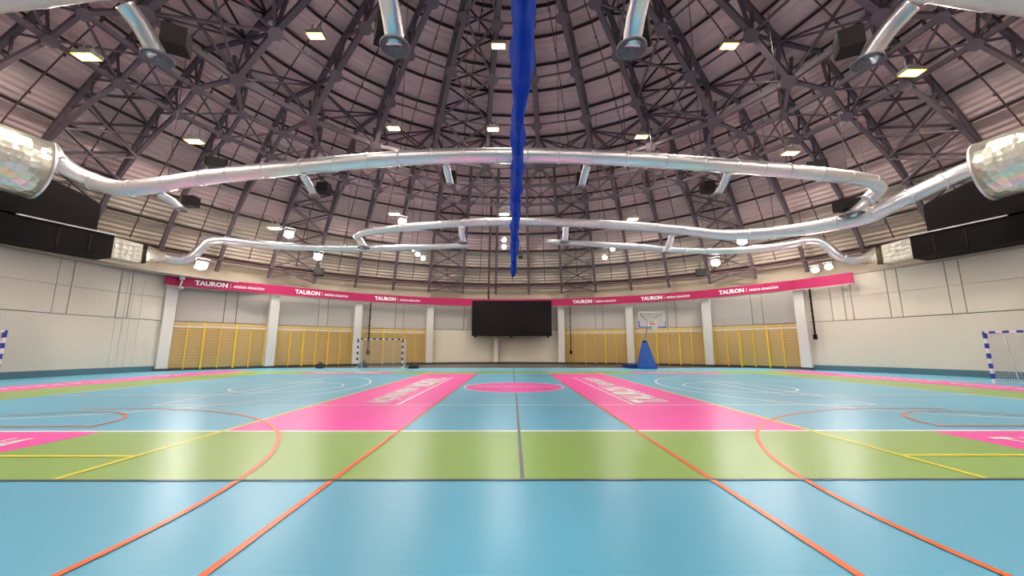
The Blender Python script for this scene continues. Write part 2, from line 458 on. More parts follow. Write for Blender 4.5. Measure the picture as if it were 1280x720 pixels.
# banner with lettering
ban = empty('banner', wallp(RW - .62, 0, 5.45)); bz0, bz1 = 5.40, 6.06
tag(ban, 'magenta banner band running around the hall above the columns', 'banner')
bo = wallp(RW - .62, 0, 5.45)
tm1, tw1 = text_mesh('lettering', 'TAURON', 0.42, M_print, 0.016, 1.35, ext=.004)
for v in tm1.vertices: v.co.x *= 1.75 / tw1
tw1 = 1.75
tm2, tw2 = text_mesh('lettering', 'ARENA KRAKÓW', 0.235, M_print, 0.004, 1.25, ext=.004)
for v in tm2.vertices: v.co.x *= 1.85 / tw2
tw2 = 1.85
tm1.name = tm2.name = 'lettering'
div = MB().box((0, 0, 0), (.02, .34, .008)).mesh('divider', M_print)
bays = [colk[0] * AL - R(1.2)] + [k * AL for k in colk] + [colk[-1] * AL + R(7.6)]
for i in range(len(bays) - 1):
    a0, a1 = bays[i], bays[i + 1]; fr = chord_frame(a0, a1, -.66); hw = fr[3]
    p = slab(MB(), fr, -hw, hw, bz0, bz1, .06).build('panel', M_magenta, ban, bo)
    if 1 <= i <= 8 and i not in (4, 5):
        t, n = fr[1], fr[2]
        tot = tw1 + tw2 + .35; x0 = -tot / 2 + 0.1
        base = fr[0] + n * .012 + Vector((0, 0, 5.58)) - bo
        MT = Matrix(((t.x, 0, n.x, 0), (t.y, 0, n.y, 0), (0, 1, 0, 0), (0, 0, 0, 1)))
        def place(nm, me, off, dz): 
            o = inst(nm, me, p, Matrix.Translation(base + t * off + Vector((0, 0, dz))) @ MT)
        place('lettering', tm1, x0, 0); place('divider', div, x0 + tw1 + .16, .14); place('lettering', tm2, x0 + tw1 + .32, 0.02)
ban_rail = ring_strip('rail', None, bays[0], bays[-1], RW - .5, .08, 5.34, 5.39, M_knee, 60, None, None)
ban_rail.parent = ban; ban_rail.matrix_parent_inverse = Matrix.Translation(-bo)

# wall bars
post_me = MB().box((0, 0, 1.5), (.06, .1, 3.0)).mesh('post', M_ybar)
rung_me = MB().box((0, 0, 0), (.86, .03, .045)).mesh('rung', M_rung)
cap_me = MB().box((0, 0, 0), (.86, .05, .09)).mesh('top_rung', M_col)
def wall_bars():
    r = empty('wall_bars')
    for x in (-.9, 0, .9): inst('post', post_me, r, Matrix.Translation((x * .985, 0, 0.08)))
    for s in (-.45, .45):
        for q in range(13): inst('rung', rung_me, r, Matrix.Translation((s, -.02, .28 + q * .195)))
        inst('rung', cap_me, r, Matrix.Translation((s, -.05, 2.83)))
    return r
wbl = {0: 'yellow wall bars in the bay beside the netted wall', 1: 'yellow wall bars in the bay left of the striped goal, second bay from the netted wall',
       2: 'yellow wall bars in the bay behind the striped goal', 5: 'yellow wall bars in the bay between the screen and the hoop',
       6: 'yellow wall bars in the bay just beyond the basketball hoop', 7: 'yellow wall bars in the bay next to the plain cream wall'}
wbl[1] = 'yellow wall bars in the second bay from the netted wall, before the goal'
proto = wall_bars(); first = True
for b in bar_bays:
    c0, t, n, hw = chord_frame(colk[b] * AL, colk[b + 1] * AL); st = min(1.82, (2 * hw - .62) / 3)
    for j in (-1, 0, 1):
        o = proto if first else dup(proto); first = False
        o.location = c0 + n * .10 + t * (j * st); o.rotation_euler = (0, 0, math.atan2(t.y, t.x)); o.scale = (st / 1.82, 1, 1)
        tag(o, wbl[b], 'wall bars', 'wall bars bay %s' % 'one two three four five six seven eight'.split()[b])

# ================================================================ DOME ROOF
UP = [9.0 + 3.65 * i for i in range(9)]                 # 9 .. 38.2
LO = [38.2, 41.7, 45.4, 49.0, 52.6, 56.2, 59.8, 63.2]
mb = MB(); ns, na = 24, 96
for i in range(ns + 1):
    ps = R(0.4 + 64.0 * i / ns)
    for j in range(na): mb.v.append(dome(RD + .35, ps, 2 * pi * j / na))
for i in range(ns):
    for j in range(na):
        j2 = (j + 1) % na; mb.f.append((i * na + j, i * na + j2, (i + 1) * na + j2, (i + 1) * na + j))
mb.f.append(tuple(range(na)))
ceiling = tag(mb.build('ceiling', M_shell, smooth=True), 'corrugated steel dome roof with pink floor bounce painted into its colour', kind='structure')
def deck_patch(mb, p0, p1, a0, a1, na_, waves):
    n = len(mb.v); m = waves * 4
    for i in range(m + 1):
        ps = p0 + (p1 - p0) * i / m
        rr = RD + .065 * sin(2 * pi * i / 4 + .8)
        for j in range(na_ + 1): mb.v.append(dome(rr, ps, a0 + (a1 - a0) * j / na_))
    for i in range(m):
        for j in range(na_):
            b = n + i * (na_ + 1) + j; mb.f.append((b, b + na_ + 1, b + na_ + 2, b + 1))
RZ = lambda a: Matrix.Translation((AX, AY, 0)) @ Matrix.Rotation(-a, 4, 'Z') @ Matrix.Translation((-AX, -AY, 0))
upper_bays = list(range(-14, 15, 2)); lower_bays = list(range(-12, 13))
rest = MB()
upf = lambda p: (Vector(p) - Vector((AX, AY, AZ)))
for r_ in range(8):
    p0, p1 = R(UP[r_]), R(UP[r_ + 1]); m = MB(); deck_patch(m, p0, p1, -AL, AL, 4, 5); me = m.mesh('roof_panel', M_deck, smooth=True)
    pm = MB(); pm.poly([dome(RU + .10, p1, -AL + AL * q) for q in range(3)], .10, .24, upf); pme = pm.mesh('purlin', M_purlin)
    for k in range(-24, 24, 2):
        if k in upper_bays:
            inst('roof_panel', me, ceiling, RZ(k * AL)); inst('purlin', pme, ceiling, RZ(k * AL))
        else: deck_patch(rest, p0, p1, (k - 1) * AL, (k + 1) * AL, 3, 3)
for r_ in range(7):
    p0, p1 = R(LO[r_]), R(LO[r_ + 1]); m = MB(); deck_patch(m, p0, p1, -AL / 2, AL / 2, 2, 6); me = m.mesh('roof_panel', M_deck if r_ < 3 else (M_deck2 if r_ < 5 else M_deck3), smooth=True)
    pm = MB(); pm.bar(dome(RU + .06, p1, -AL / 2), dome(RU + .06, p1, AL / 2), .10, .19, upf(dome(RU, p1, 0))); pme = pm.mesh('purlin', M_purlin)
    for k in range(-24, 24):
        if k in lower_bays:
            inst('roof_panel', me, ceiling, RZ(k * AL)); inst('purlin', pme, ceiling, RZ(k * AL))
        else: deck_patch(rest, p0, p1, (k - .5) * AL, (k + .5) * AL, 2, 3)
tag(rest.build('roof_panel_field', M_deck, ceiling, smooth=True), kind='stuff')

def oct_plate(c, rad, th, nrm):
    nrm = Vector(nrm).normalized(); x = nrm.cross(Vector((1, 0.01, 0))).normalized(); y = nrm.cross(x)
    return MB().prism([Vector(c) + (x * cos(pi / 8 + i * pi / 4) + y * sin(pi / 8 + i * pi / 4)) * rad for i in range(8)], nrm * th)

# upper trusses (Y fork at the bottom)
NODES = [UP[0], UP[2], UP[4], UP[6], UP[8]]
base_u = dome(RL, R(LO[1]), 0)
TU = []      # (name, mesh)
TU.append(('bottom_chord', MB().poly([dome(RL, R(p), 0) for p in [UP[0]] + NODES[1:]], .30, .22, upf).mesh('bottom_chord', M_steel, base_u)))
TU.append(('top_chord', MB().poly([dome(RU - .06, R(p), 0) for p in UP[:8]], .28, .24, upf).mesh('top_chord', M_steel, base_u)))
for i, nps in enumerate(NODES):
    for dq in (-1, -.35, .35, 1):
        q = nps + dq * 3.65
        if q < UP[0] - .1 or q > UP[8] + .1: continue
        TU.append(('web_strut', MB().bar(dome(RL, R(nps), 0), dome(RU - .06, R(q), 0), .15, .15, (1, 0, 0)).mesh('web_strut', M_steel, base_u)))
    c = dome(RL - .14, R(nps), 0)
    TU.append(('gusset_plate', oct_plate(c, .40, .05, Vector((AX, AY, AZ)) - c).mesh('gusset_plate', M_steel, base_u)))
for s in (-.5, .5):
    TU.append(('fork_leg', MB().bar(dome(RL, R(UP[8]), 0), dome(RL, R(LO[1]), s * AL), .2, .2, upf(base_u)).mesh('fork_leg', M_steel, base_u)))
    TU.append(('fork_leg', MB().bar(dome(RU - .06, R(UP[7]), 0), dome(RU - .06, R(UP[8]), s * AL), .2, .2, upf(base_u)).mesh('fork_leg', M_steel, base_u)))
    TU.append(('web_strut', MB().bar(dome(RL, R(LO[1]), s * AL), dome(RU - .06, R(UP[8]), s * AL), .12, .12, (1, 0, 0)).mesh('web_strut', M_steel, base_u)))
for k in range(-15, 16, 2):
    az = k * AL; e = empty('roof_truss', dome(RL, R(LO[1]), az), -az)
    for nm, me in TU: inst(nm, me, e)
    tag(e, 'mauve steel lattice truss running up under the dome to its crown', 'roof truss', 'upper dome trusses')
# lower ribs
base_l = dome(RU, R(65.2), 0)
TL = [('outer_chord', MB().poly([dome(RU - .06, R(p), 0) for p in [38.2, 41.7, 45.4, 49, 52.6, 56.2, 59.8, 63.2, 65.2]], .21, .21, upf).mesh('outer_chord', M_steel, base_l)),
      ('inner_chord', MB().poly([dome(RL, R(41.7), 0), dome(RL, R(45.4), 0), dome(27.45, R(49), 0), dome(27.95, R(52.6), 0), dome(RU - .1, R(56.2), 0)], .17, .17, upf).mesh('inner_chord', M_steel, base_l))]
inn = {41.7: RL, 45.4: RL, 49.0: 27.45, 52.6: 27.95}
for p in inn:
    for dp in (-1.8, 0, 1.8):
        TL.append(('web_strut', MB().bar(dome(inn[p], R(p), 0), dome(RU - .06, R(p + dp), 0), .08, .08, (1, 0, 0)).mesh('web_strut', M_steel, base_l)))
for p in (41.7, 45.4):
    c = dome(RL - .12, R(p), 0); TL.append(('gusset_plate', oct_plate(c, .28, .05, Vector((AX, AY, AZ)) - c).mesh('gusset_plate', M_steel, base_l)))
for p in (59.8, 63.2, 56.2):
    c = dome(RU - .2, R(p), 0); TL.append(('bracket', oct_plate(c, .17, .05, Vector((AX, AY, AZ)) - c).mesh('bracket', M_steel, base_l)))
for i in range(28):
    k = -13.5 + i; az = k * AL; e = empty('roof_rib', dome(RU, R(65.2), az), -az)
    for nm, me in TL: inst(nm, me, e)
    tag(e, 'slim steel rib rising from the wall ledge to the ring beams', 'roof rib', 'lower dome ribs')
# ring beams
def ring_beam(psi, rad, ks, w, h, label, name='ring_beam'):
    e = empty(name, (AX, AY, AZ + rad * cos(R(psi)))); o = Vector(e.location)
    st = ks[1] - ks[0]
    me = MB().bar(dome(rad, R(psi), -st * AL / 2), dome(rad, R(psi), st * AL / 2), w, h, (0, 0, 1)).mesh('beam', M_steel, (0, 0, o.z))
    for k in ks[:-1]:
        ob = bpy.data.objects.new('beam', me)
        ob.matrix_local = Matrix.Rotation(-(k + st / 2) * AL, 4, 'Z') @ Matrix.Translation((-AX, -AY, 0)); link(ob, e)
    tag(e, label, 'ring beam')
ring_beam(38.2, RL, list(range(-15, 16, 2)), .2, .30, 'heavy ring beam joining the trusses where they fork in two')
ring_beam(41.7, RL, [-13.5 + i for i in range(28)], .16, .22, 'ring beam joining the lower ends of the truss forks')
ring_beam(45.4, RL, [-13.5 + i for i in range(28)], .16, .20, 'lowest ring beam, above the far duct')
ring_beam(23.6, RL, list(range(-15, 16, 2)), .09, .09, 'thin ring tube halfway up the upper trusses')
ring_beam(30.9, RL, list(range(-15, 16, 2)), .10, .10, 'thin ring tube on the trusses above the heavy ring beam')
ring_beam(16.3, RL, list(range(-15, 16, 2)), .09, .09, 'thin ring tube near the crown of the dome')
# diagonals between the two lower rings
for q in (0, 1):
    a, b = ((-.5, 41.7), (.5, 45.4)) if q else ((.5, 41.7), (-.5, 45.4))
    me = MB().bar(dome(RL, R(a[1]), a[0] * AL), dome(RL, R(b[1]), b[0] * AL), .08, .08, (0, 0, 1)).mesh('brace_rod', M_steel)
    for k in range(-13, 14): inst('brace_rod', me, ceiling, RZ(k * AL))
# crown ring
mb = MB(); mb.tube([dome(RL + .4, R(8.2), 2 * pi * i / 40) for i in range(41)], .3, 8)
tag(origin_mesh(mb, 'crown_ring', M_steel), 'steel crown ring at the top of the dome', 'ring beam')
# cross bracing in some bays
def brace(k, hb, rows, w, col=M_steel):
    for (r0, p0), (r1, p1) in zip(rows[:-1], rows[1:]):
        for s in (-1, 1):
            MB().bar(dome(r0, R(p0), (k + s * hb) * AL), dome(r1, R(p1), (k - s * hb) * AL), w, w, (0, 0, 1)).build('brace_rod', col, ceiling)
for k in (-10, -2, 6, 14):
    brace(k, 1, [(RL, p) for p in NODES], .12)
    brace(k, 1, [(RU - .05, p) for p in UP[:8]], .09, M_purlin)
for k in (-10, -6, -2, 2, 6, 10):
    brace(k, .5, [(RU - .1, p) for p in (45.4, 49, 52.6, 56.2, 59.8, 63.2, 65.0)], .11)
    brace(k, .5, [(27.7, p) for p in (49.5, 52.6, 56.0)], .08)
for k in range(-14, 15, 2):
    brace(k, 1, [(RL, 38.2), (RU - .1, 34.55)], .09)
    brace(k, 1, [(RU - .1, 34.55), (RU - .1, 38.2)], .09)

# sprinkler pipes
def pipe_mesh(ps, rad):
    m = MB(); m.tube([dome(rad, R(p), 0) for p in ps], .032, 6)
    for p in ps[1::2]:
        m.box(dome(rad - .08, R(p), 0), (.09, .09, .12))
    return m
bo_ = dome(28.2, R(39), 0)
pu = pipe_mesh([9 + 2.5 * i for i in range(13)], 28.2).mesh('sprinkler_pipe', M_pipe, bo_)
for k in range(-14, 15, 2):
    o = bpy.data.objects.new('sprinkler_pipe', pu); link(o); o.location = dome(28.2, R(39), (k + .12) * AL); o.rotation_euler = (0, 0, -(k + .12) * AL)
    tag(o, 'thin brown sprinkler pipe running up between two trusses', 'pipe', 'upper sprinkler pipes')
bl_ = dome(28.2, R(62.5), 0)
pl = pipe_mesh([39.5 + 2.3 * i for i in range(11)], 28.2).mesh('sprinkler_pipe', M_pipe, bl_)
for k in range(-13, 14):
    o = bpy.data.objects.new('sprinkler_pipe', pl); link(o); o.location = dome(28.2, R(62.5), k * AL); o.rotation_euler = (0, 0, -k * AL)
    tag(o, 'thin brown sprinkler pipe between two slim lower ribs', 'pipe', 'lower sprinkler pipes')
mb = MB(); mb.tube([dome(27.6, R(63.0), R(-95 + 190 * i / 60)) for i in range(61)], .06, 8)
tag(origin_mesh(mb, 'ring_pipe', M_pipe), 'long brown ring pipe just above the beige knee wall', 'pipe')
# vertical downpipe near the middle
mb = MB(); pa = -0.73 * AL
mb.tube([dome(27.8, R(45), pa), dome(27.8, R(52), pa), dome(27.7, R(58), pa), dome(27.4, R(63), pa), wallp(RW + .6, pa, 6.15)], .10, 10)
tag(origin_mesh(mb, 'downpipe', M_pipe), 'thick brown downpipe dropping to the banner near the screen', 'pipe')

# ================================================================ DUCTS
def smooth_path(pts, n=6):
    pts = [Vector(p) for p in pts]; out = []
    for i in range(len(pts) - 1):
        p0 = pts[max(i - 1, 0)]; p1 = pts[i]; p2 = pts[i + 1]; p3 = pts[min(i + 2, len(pts) - 1)]
        for j in range(n):
            t = j / n
            out.append(0.5 * ((2 * p1) + (p2 - p0) * t + (2 * p0 - 5 * p1 + 4 * p2 - p3) * t * t + (3 * p1 - p0 - 3 * p2 + p3) * t ** 3))
    out.append(pts[-1]); return out
def duct(name, ctrl, rads, label, seam_step=1.2, foil=False):
    path = smooth_path(ctrl); m = len(path)
    rl = [rads[0] + (rads[1] - rads[0]) * i / (m - 1) for i in range(m)]
    lo = min(path, key=lambda p: p.z); e = empty(name, (lo.x, lo.y, lo.z - rl[0])); o = Vector(e.location)
    MB().tube(path, rl, 18).build('pipe', M_duct, e, o)
    acc = 0; last = 0
    for i in range(1, m - 1):
        acc += (path[i] - path[i - 1]).length
        if acc - last >= seam_step:
            last = acc; d = (path[i + 1] - path[i - 1]).normalized()
            MB().tube([path[i] - d * .03, path[i] + d * .03], rl[i] + .025, 18).build('seam_band', M_duct, e, o)
            # hanger rod up to the trusses
            if int(acc / seam_step) % 3 == 0:
                top = path[i] + Vector((0, 0, 1)); 
                h = sqrt(max(1, (RL) ** 2 - (path[i].x - AX) ** 2 - (path[i].y - AY) ** 2)) + AZ
                MB().bar(path[i] + Vector((0, 0, rl[i])), (path[i].x, path[i].y, h), .025, .025).build('hanger_rod', M_pipe, e, o)
    tag(e, label, 'duct')
    return e, o, path
def nozzle(e, o, start, mid, end, r, boxdir=None, disc_r=None, tilt=None):
    """branch pipe from the duct, short plenum and round grille"""
    start, mid, end = Vector(start), Vector(mid), Vector(end)
    path = smooth_path([start, mid, end], 6)
    bp = MB().tube(path, r, 14).build('branch_pipe', M_duct, e, o)
    d = (end - start).normalized()
    L = (end - start).length
    for q in (.35, .7):
        c = start.lerp(end, q)
    dr = disc_r or r * 1.5
    nz = tilt.normalized() if tilt else Vector((0, 0, -1))
    rotq = Vector((0, 0, -1)).rotation_difference(nz).to_matrix()
    c = end + nz * .05
    prof = [(r * .9, .14), (r * 1.05, .10), (dr, 0.02), (dr, -.02)]
    k = dr
    while k > .06:
        prof += [(k - .015, -.03), (k - .05, .05), (k - .07, .05)]; k -= .075
    prof += [(0.03, -.03), (0.001, -.03)]
    df = MB().lathe(prof, c, 20, rotq).build('diffuser', M_grille, e, o)
    return df
# near-side duct from the left unit (higher one)
A_ctrl = [P(80, 206, 15.6), P(105, 222, 15.8), P(150, 236, 16.2), P(200, 232, 16.4), P(270, 221, 16.6), P(400, 207, 16.4), P(520, 197, 16.1), P(640, 194.5, 16), P(760, 197, 16.1),
          P(900, 206, 16.4), P(1000, 214, 16.6), P(1070, 222, 16.9), P(1098, 229, 17.0), P(1098, 238, 17.3), P(1085, 250, 17.6)]
dA, oA, pA = duct('ventilation_duct', A_ctrl, (.37, .31), 'silver round duct curving across the hall from the left air unit')
MB().box(P(1060, 256, 18.0), (.9, .7, .55)).build('damper_box', M_boxg, dA, oA)
nozzle(dA, oA, P(1085, 250, 17.6), P(1075, 258, 17.7), P(1066, 266, 17.7), .22, disc_r=.5)
for (a, b, c_) in [((200, 244), (216, 252), (228, 262)), ((379, 219), (386, 230), (393, 245)), ((557, 206), (560, 218), (563, 231)), ((734, 207), (730, 220), (727, 233)), ((910, 217), (905, 229), (897, 243))]:
    d0 = 16.3 + abs(a[0] - 640) / 1500
    nozzle(dA, oA, P(*a, d0), P(*b, d0 + .25), P(*c_, d0 + .5), .17, disc_r=.26)
    bx = P(c_[0] + (12 if a[0] < 640 else -12) * (abs(a[0] - 640) > 150), c_[1] - 9, d0 + .9); MB().box(bx, (.55, .45, .5)).build('damper_box', M_boxg, dA, oA)
# far duct from the right unit
B_ctrl = [P(1225, 206, 15.6), P(1180, 226, 16.2), P(1130, 249, 17), P(1085, 270, 18), P(1040, 280, 19), P(990, 288, 20.2), P(930, 293, 21.8), P(890, 292, 22.6), P(850, 287, 23.3), P(750, 280, 24.6),
          P(640, 277, 25), P(550, 281, 25), P(475, 288, 25), P(452, 292, 25), P(445, 298, 25.2)]
dB, oB, pB = duct('ventilation_duct', B_ctrl, (.40, .24), 'silver round duct sweeping down from the right air unit towards the far side')
nozzle(dB, oB, P(447, 297, 25.2), P(450, 301, 25.3), P(455, 309, 25.4), .22, disc_r=.42)
for (a, b, c_) in [((577, 283), (577, 292), (579, 303)), ((707, 283), (707, 291), (706, 302)), ((840, 294), (837, 304), (832, 315))]:
    nozzle(dB, oB, P(*a, 24.6), P(*b, 24.9), P(*c_, 25.2), .2, disc_r=.34)
# low far ducts, one from each unit
C_ctrl = [P(205, 322, 22.6), P(222, 325, 22.8), P(240, 322, 23.0), P(252, 311, 23.2), P(262, 302.5, 23.4), P(280, 301, 23.7), P(300, 303, 24.0), P(350, 308, 25.0), P(420, 310.5, 26.3), P(500, 310, 27.4), P(585, 307, 28.3)]
dC, oC, pC = duct('ventilation_duct', C_ctrl, (.30, .22), 'low silver duct with a swan-neck bend from the left air unit')
D_ctrl = [P(1085, 322, 22.6), P(1068, 324, 22.8), P(1050, 320, 23.0), P(1038, 310, 23.2), P(1026, 302, 23.4), P(1008, 301, 23.7), P(985, 306, 24.0), P(935, 312, 25.0), P(870, 313, 26.2), P(790, 308, 27.2), P(685, 302, 28.3)]
dD, oD, pD = duct('ventilation_duct', D_ctrl, (.30, .22), 'low silver duct with a swan-neck bend from the right air unit')
# duct over the near half with four drop nozzles
E_ctrl = [(-19.5, -4.6, 10.9), (-17, -5.0, 10.9), (-12, -5.6, 10.9), (-6, -6.5, 10.9), (0, -6.9, 10.9), (6, -6.5, 10.9), (12, -5.6, 10.9), (17, -5.0, 10.9), (19.5, -4.6, 10.9)]
dE, oE, pE = duct('ventilation_duct', E_ctrl, (.42, .42), 'silver duct passing overhead with four drop nozzles')
for a, c_, dd, bx in [((158, 8), (199, 72), 9.7, (222, 52)), ((484, -6), (494, 57), 8.6, (484, 40)), ((801, -6), (789, 58), 8.6, (797, 40)), ((1140, 6), (1085, 74), 9.7, (1062, 52))]:
    st = P(*a, dd - .6); en = P(*c_, dd + .2)
    mid = (st + en) / 2 + Vector((0, 0, .1))
    tl = Vector((0, 0, -1))
    nozzle(dE, oE, st, mid, en, .24, disc_r=.40, tilt=tl)
    bb = MB().box(P(*bx, dd + .55), (.62, .62, .62), Matrix.Rotation(.5 if a[0] < 640 else -.5, 3, 'Z')).build('damper_box', M_boxg, dE, oE)

# air-handling units on the ledge, mirrored left and right
def air_unit(s, side):
    mir = lambda p: Vector((p[0] if s < 0 else -p[0] + 2 * AX, p[1], p[2]))
    F = Vector((-21.3, 5.3, 0)); D = Vector((-.34, -.94, 0)).normalized(); N = Vector((-.94, .34, 0)).normalized()
    def bx(mb, t0, t1, w0, w1, z0, z1, chop=0):
        q = [F + D * t0 + N * w0, F + D * t1 + N * w0, F + D * t1 + N * w1, F + D * t0 + N * w1]
        pts = [mir((p.x, p.y, z0)) for p in q]
        mb.prism(pts, (0, 0, z1 - z0)); return mb
    org = mir(F + D * 3 + N * .8); org.z = 6.13
    e = empty('air_handling_unit', org)
    for t0, t1 in ((0, 2.0), (2.03, 4.2), (4.23, 7.4)):
        bx(MB(), t0, t1, 0, 1.4, 6.13, 7.35).build('lower_casing', M_black, e, org)
    for t in (2.015, 4.215, 0.9):
        bx(MB(), t - .025, t + .025, -.03, 0, 6.3, 7.2).build('casing_seam', M_boxg, e, org)
    bx(MB(), -.02, 3.4, -.08, .04, 7.36, 7.42).build('silver_edge', M_duct, e, org)
    # upper casing with a sloping front towards the big round duct
    q = [(0.7, 7.45), (7.0, 7.45), (7.0, 9.3), (2.6, 9.45), (1.6, 9.2), (0.8, 8.9), (0.7, 8.8)]
    pts = [mir((*(F + D * t + N * .05).xy, z)) for t, z in q]
    nn = mir(N + Vector((2 * AX if False else 0, 0, 0))); nv = Vector((N.x if s < 0 else -N.x, N.y, 0))
    MB().prism(pts, nv * .55).build('upper_casing', M_black, e, org)
    # silver transition at the far end of the lower casing
    A0 = [F + D * 0.02 + N * w + Vector((0, 0, z)) for w, z in ((.05, 6.2), (1.1, 6.2), (1.1, 7.3), (.05, 7.3))]
    A1 = [F - D * 1.25 + N * w + Vector((0, 0, z)) for w, z in ((.0, 6.15), (1.0, 6.15), (1.0, 7.2), (.0, 7.2))]
    m = MB(); m.v = [mir(p) for p in A0 + A1]; m.f = [(0, 1, 2, 3), (7, 6, 5, 4)] + [(i, (i + 1) % 4, 4 + (i + 1) % 4, 4 + i) for i in range(4)]
    m.build('foil_box', M_foil, e, org, smooth=False)
    c_end = Vector(C_ctrl[0]) if s < 0 else mir(Vector(D_ctrl[0]))
    n = 16; m = MB(); ctr = F - D * 1.25 + N * .5 + Vector((0, 0, 6.68)); dirc = (c_end - ctr).normalized()
    side_v = dirc.cross(Vector((0, 0, 1))).normalized()
    for j in range(4):
        f_ = j / 3.0; cc = ctr.lerp(c_end, f_)
        for i in range(n):
            a = 2 * pi * i / n; ca, sa = cos(a), sin(a); sq = 1 / max(abs(ca), abs(sa))
            rr = (.53 * sq) * (1 - f_) + .31 * f_
            m.v.append(mir(cc + side_v * (ca * rr) + Vector((0, 0, sa * rr))))
    for j in range(3):
        for i in range(n):
            i2 = (i + 1) % n; m.f.append((j * n + i, j * n + i2, (j + 1) * n + i2, (j + 1) * n + i))
    m.sm = True
    m.build('foil_reducer', M_foil, e, org)
    # large quilted round duct with its reducer
    C1 = Vector((-20.3, 0.95, 8.95)); dv = Vector((-.33, -.94, .03)).normalized()
    pth = [C1 + dv * 0.0, C1 + dv * .9, C1 + dv * 2.0, C1 + dv * 3.5, C1 + dv * 5.5]
    MB().tube([mir(p) for p in pth], 1.28, 28).build('round_plenum', M_foil, e, org)
    MB().tube([mir(C1 - dv * .04), mir(C1 + dv * .04)], 1.31, 28).build('plenum_flange', M_duct, e, org)
    tgt = Vector(A_ctrl[0]) if s < 0 else mir(Vector(B_ctrl[0]))
    nxt = Vector(A_ctrl[1]) if s < 0 else mir(Vector(B_ctrl[1]))
    d1 = (nxt - tgt).normalized(); d0 = -dv; Zv = Vector((0, 0, 1)); m = MB(); n = 24; st = 7
    s0 = d0.cross(Zv).normalized(); u0 = s0.cross(d0); s1 = d1.cross(Zv).normalized(); u1 = s1.cross(d1)
    for j in range(st + 1):
        f_ = j / st; ez = f_ * f_ * (3 - 2 * f_)
        cc = C1.lerp(tgt, f_) + Vector((0, 0, .12 * sin(pi * f_))); rr = 1.27 + (.372 - 1.27) * ez
        for q in range(n):
            a = 2 * pi * q / n
            m.v.append(mir(cc + (s0.lerp(s1, f_) * cos(a) + u0.lerp(u1, f_) * sin(a)) * rr))
    for j in range(st):
        for q in range(n):
            q2 = (q + 1) % n; m.f.append((j * n + q, j * n + q2, (j + 1) * n + q2, (j + 1) * n + q))
    m.f += [tuple(reversed(range(n))), tuple(st * n + q for q in range(n))]; m.sm = True
    m.build('reducer', M_duct, e, org)
    tag(e, 'black air-handling unit with quilted silver ducts on the %s wall ledge' % side, 'air unit')
    return e
eL = air_unit(-1, 'left'); eR = air_unit(1, 'right')
eL['label'] = 'black air-handling unit on the ledge above the netted wall'
eR['label'] = 'black air-handling unit on the ledge above the plain cream wall'

# ================================================================ LAMPS
hb_h = MB().box((0, 0, .105), (1.1, .56, .17)); hb_h.prism([(-.3, -.18, .19), (.3, -.18, .19), (.3, .18, .19), (-.3, .18, .19)], (0, 0, .14))
for v in hb_h.v: v.x *= .8; v.y *= .85
hb_hm = hb_h.mesh('housing', M_hous); hb_dm = MB().box((0, 0, .01), (.70, .34, .02)).mesh('diffuser', M_warm)
hb_halo = MB().box((0, .205, .005), (.86, .05, .03)).box((0, -.205, .005), (.86, .05, .03)).box((.40, 0, .005), (.06, .36, .03)).box((-.40, 0, .005), (.06, .36, .03)).mesh('rim', M_halo)  # added frame that imitates the yellow glow around each lamp
hb_bm = MB().bar((-.22, 0, .3), (-.22, 0, .75), .05, .05).bar((.22, 0, .3), (.22, 0, .75), .05, .05).mesh('bracket', M_hous)
def high_bay(p):
    e = empty('high_bay_lamp', p); inst('housing', hb_hm, e); inst('diffuser', hb_dm, e); inst('rim', hb_halo, e); inst('bracket', hb_bm, e)  # the rim here is the added halo frame
    return tag(e, 'rectangular warm white high-bay lamp under a dome truss', 'lamp', 'high-bay lamps')
hb_px = [(110, 73), (395, 46), (623, 58), (912, 57), (1142, 90), (244, 178), (492, 161), (616, 162), (802, 171), (989, 191)]
hb_far = [(344, 286), (493, 268), (630, 268), (791, 274), (945, 296)]
lamps = [onsphere(*q, 26.25) for q in hb_px + hb_far]
for p in lamps: high_bay(p)
for p in lamps[5:]: high_bay(Vector((2 * AX - p.x, 2 * AY - p.y, p.z)))     # the same rings on the camera's side of the hall
for p in lamps[:5]:
    q = Vector((p.x, 2 * AY - p.y, p.z))
    if (q - p).length > 2.5: high_bay(q)
fl_h = MB().box((0, .08, 0), (.62, .16, .5)).mesh('housing', M_hous)
fl_d = MB().lathe([(.001, 0), (.26, 0), (.28, -.05), (.24, -.12), (.001, -.14)], (0, 0, 0), 16, Matrix.Rotation(R(-90), 3, 'X')).mesh('lens', M_cool)
for v in fl_d.vertices: v.co.y = -abs(v.co.y)
fl_b = MB().bar((-.34, .1, -.1), (-.34, .1, .45), .04, .04).bar((.34, .1, -.1), (.34, .1, .45), .04, .04).bar((-.34, .1, .45), (.34, .1, .45), .05, .05).mesh('bracket', M_hous)
fl_px = [(362, 293), (503, 277), (630, 278), (928, 301), (398, 321), (516, 311.5), (522, 318), (529, 323), (766, 311), (756, 322), (630, 300), (630, 309), (895, 328), (1020, 337), (1037, 333), (253, 332)]
for q in fl_px:
    p = onsphere(*q, 26.6 if q[1] < 312 else 26.9)
    if q[1] > 328: p = P(q[0], q[1], (p.y - CAMY) * .93)
    e = empty('flood_light', p); d = Vector((0, AY - 3, 0)) - Vector((p.x, p.y, p.z)); yaw = math.atan2(d.x, -d.y)
    M_ = (Matrix.Rotation(yaw, 4, 'Z') @ Matrix.Rotation(R(38), 4, 'X')).to_euler(); e.rotation_euler = M_
    if q[0] in (516, 522, 529, 766, 756, 1020, 1037) or q[1] in (300, 309): e.scale = (.62, .62, .62)
    inst('housing', fl_h, e); inst('lens', fl_d, e); inst('bracket', fl_b, e)
    tag(e, 'round-lensed white floodlight aimed down at the court', 'floodlight', 'floodlights')

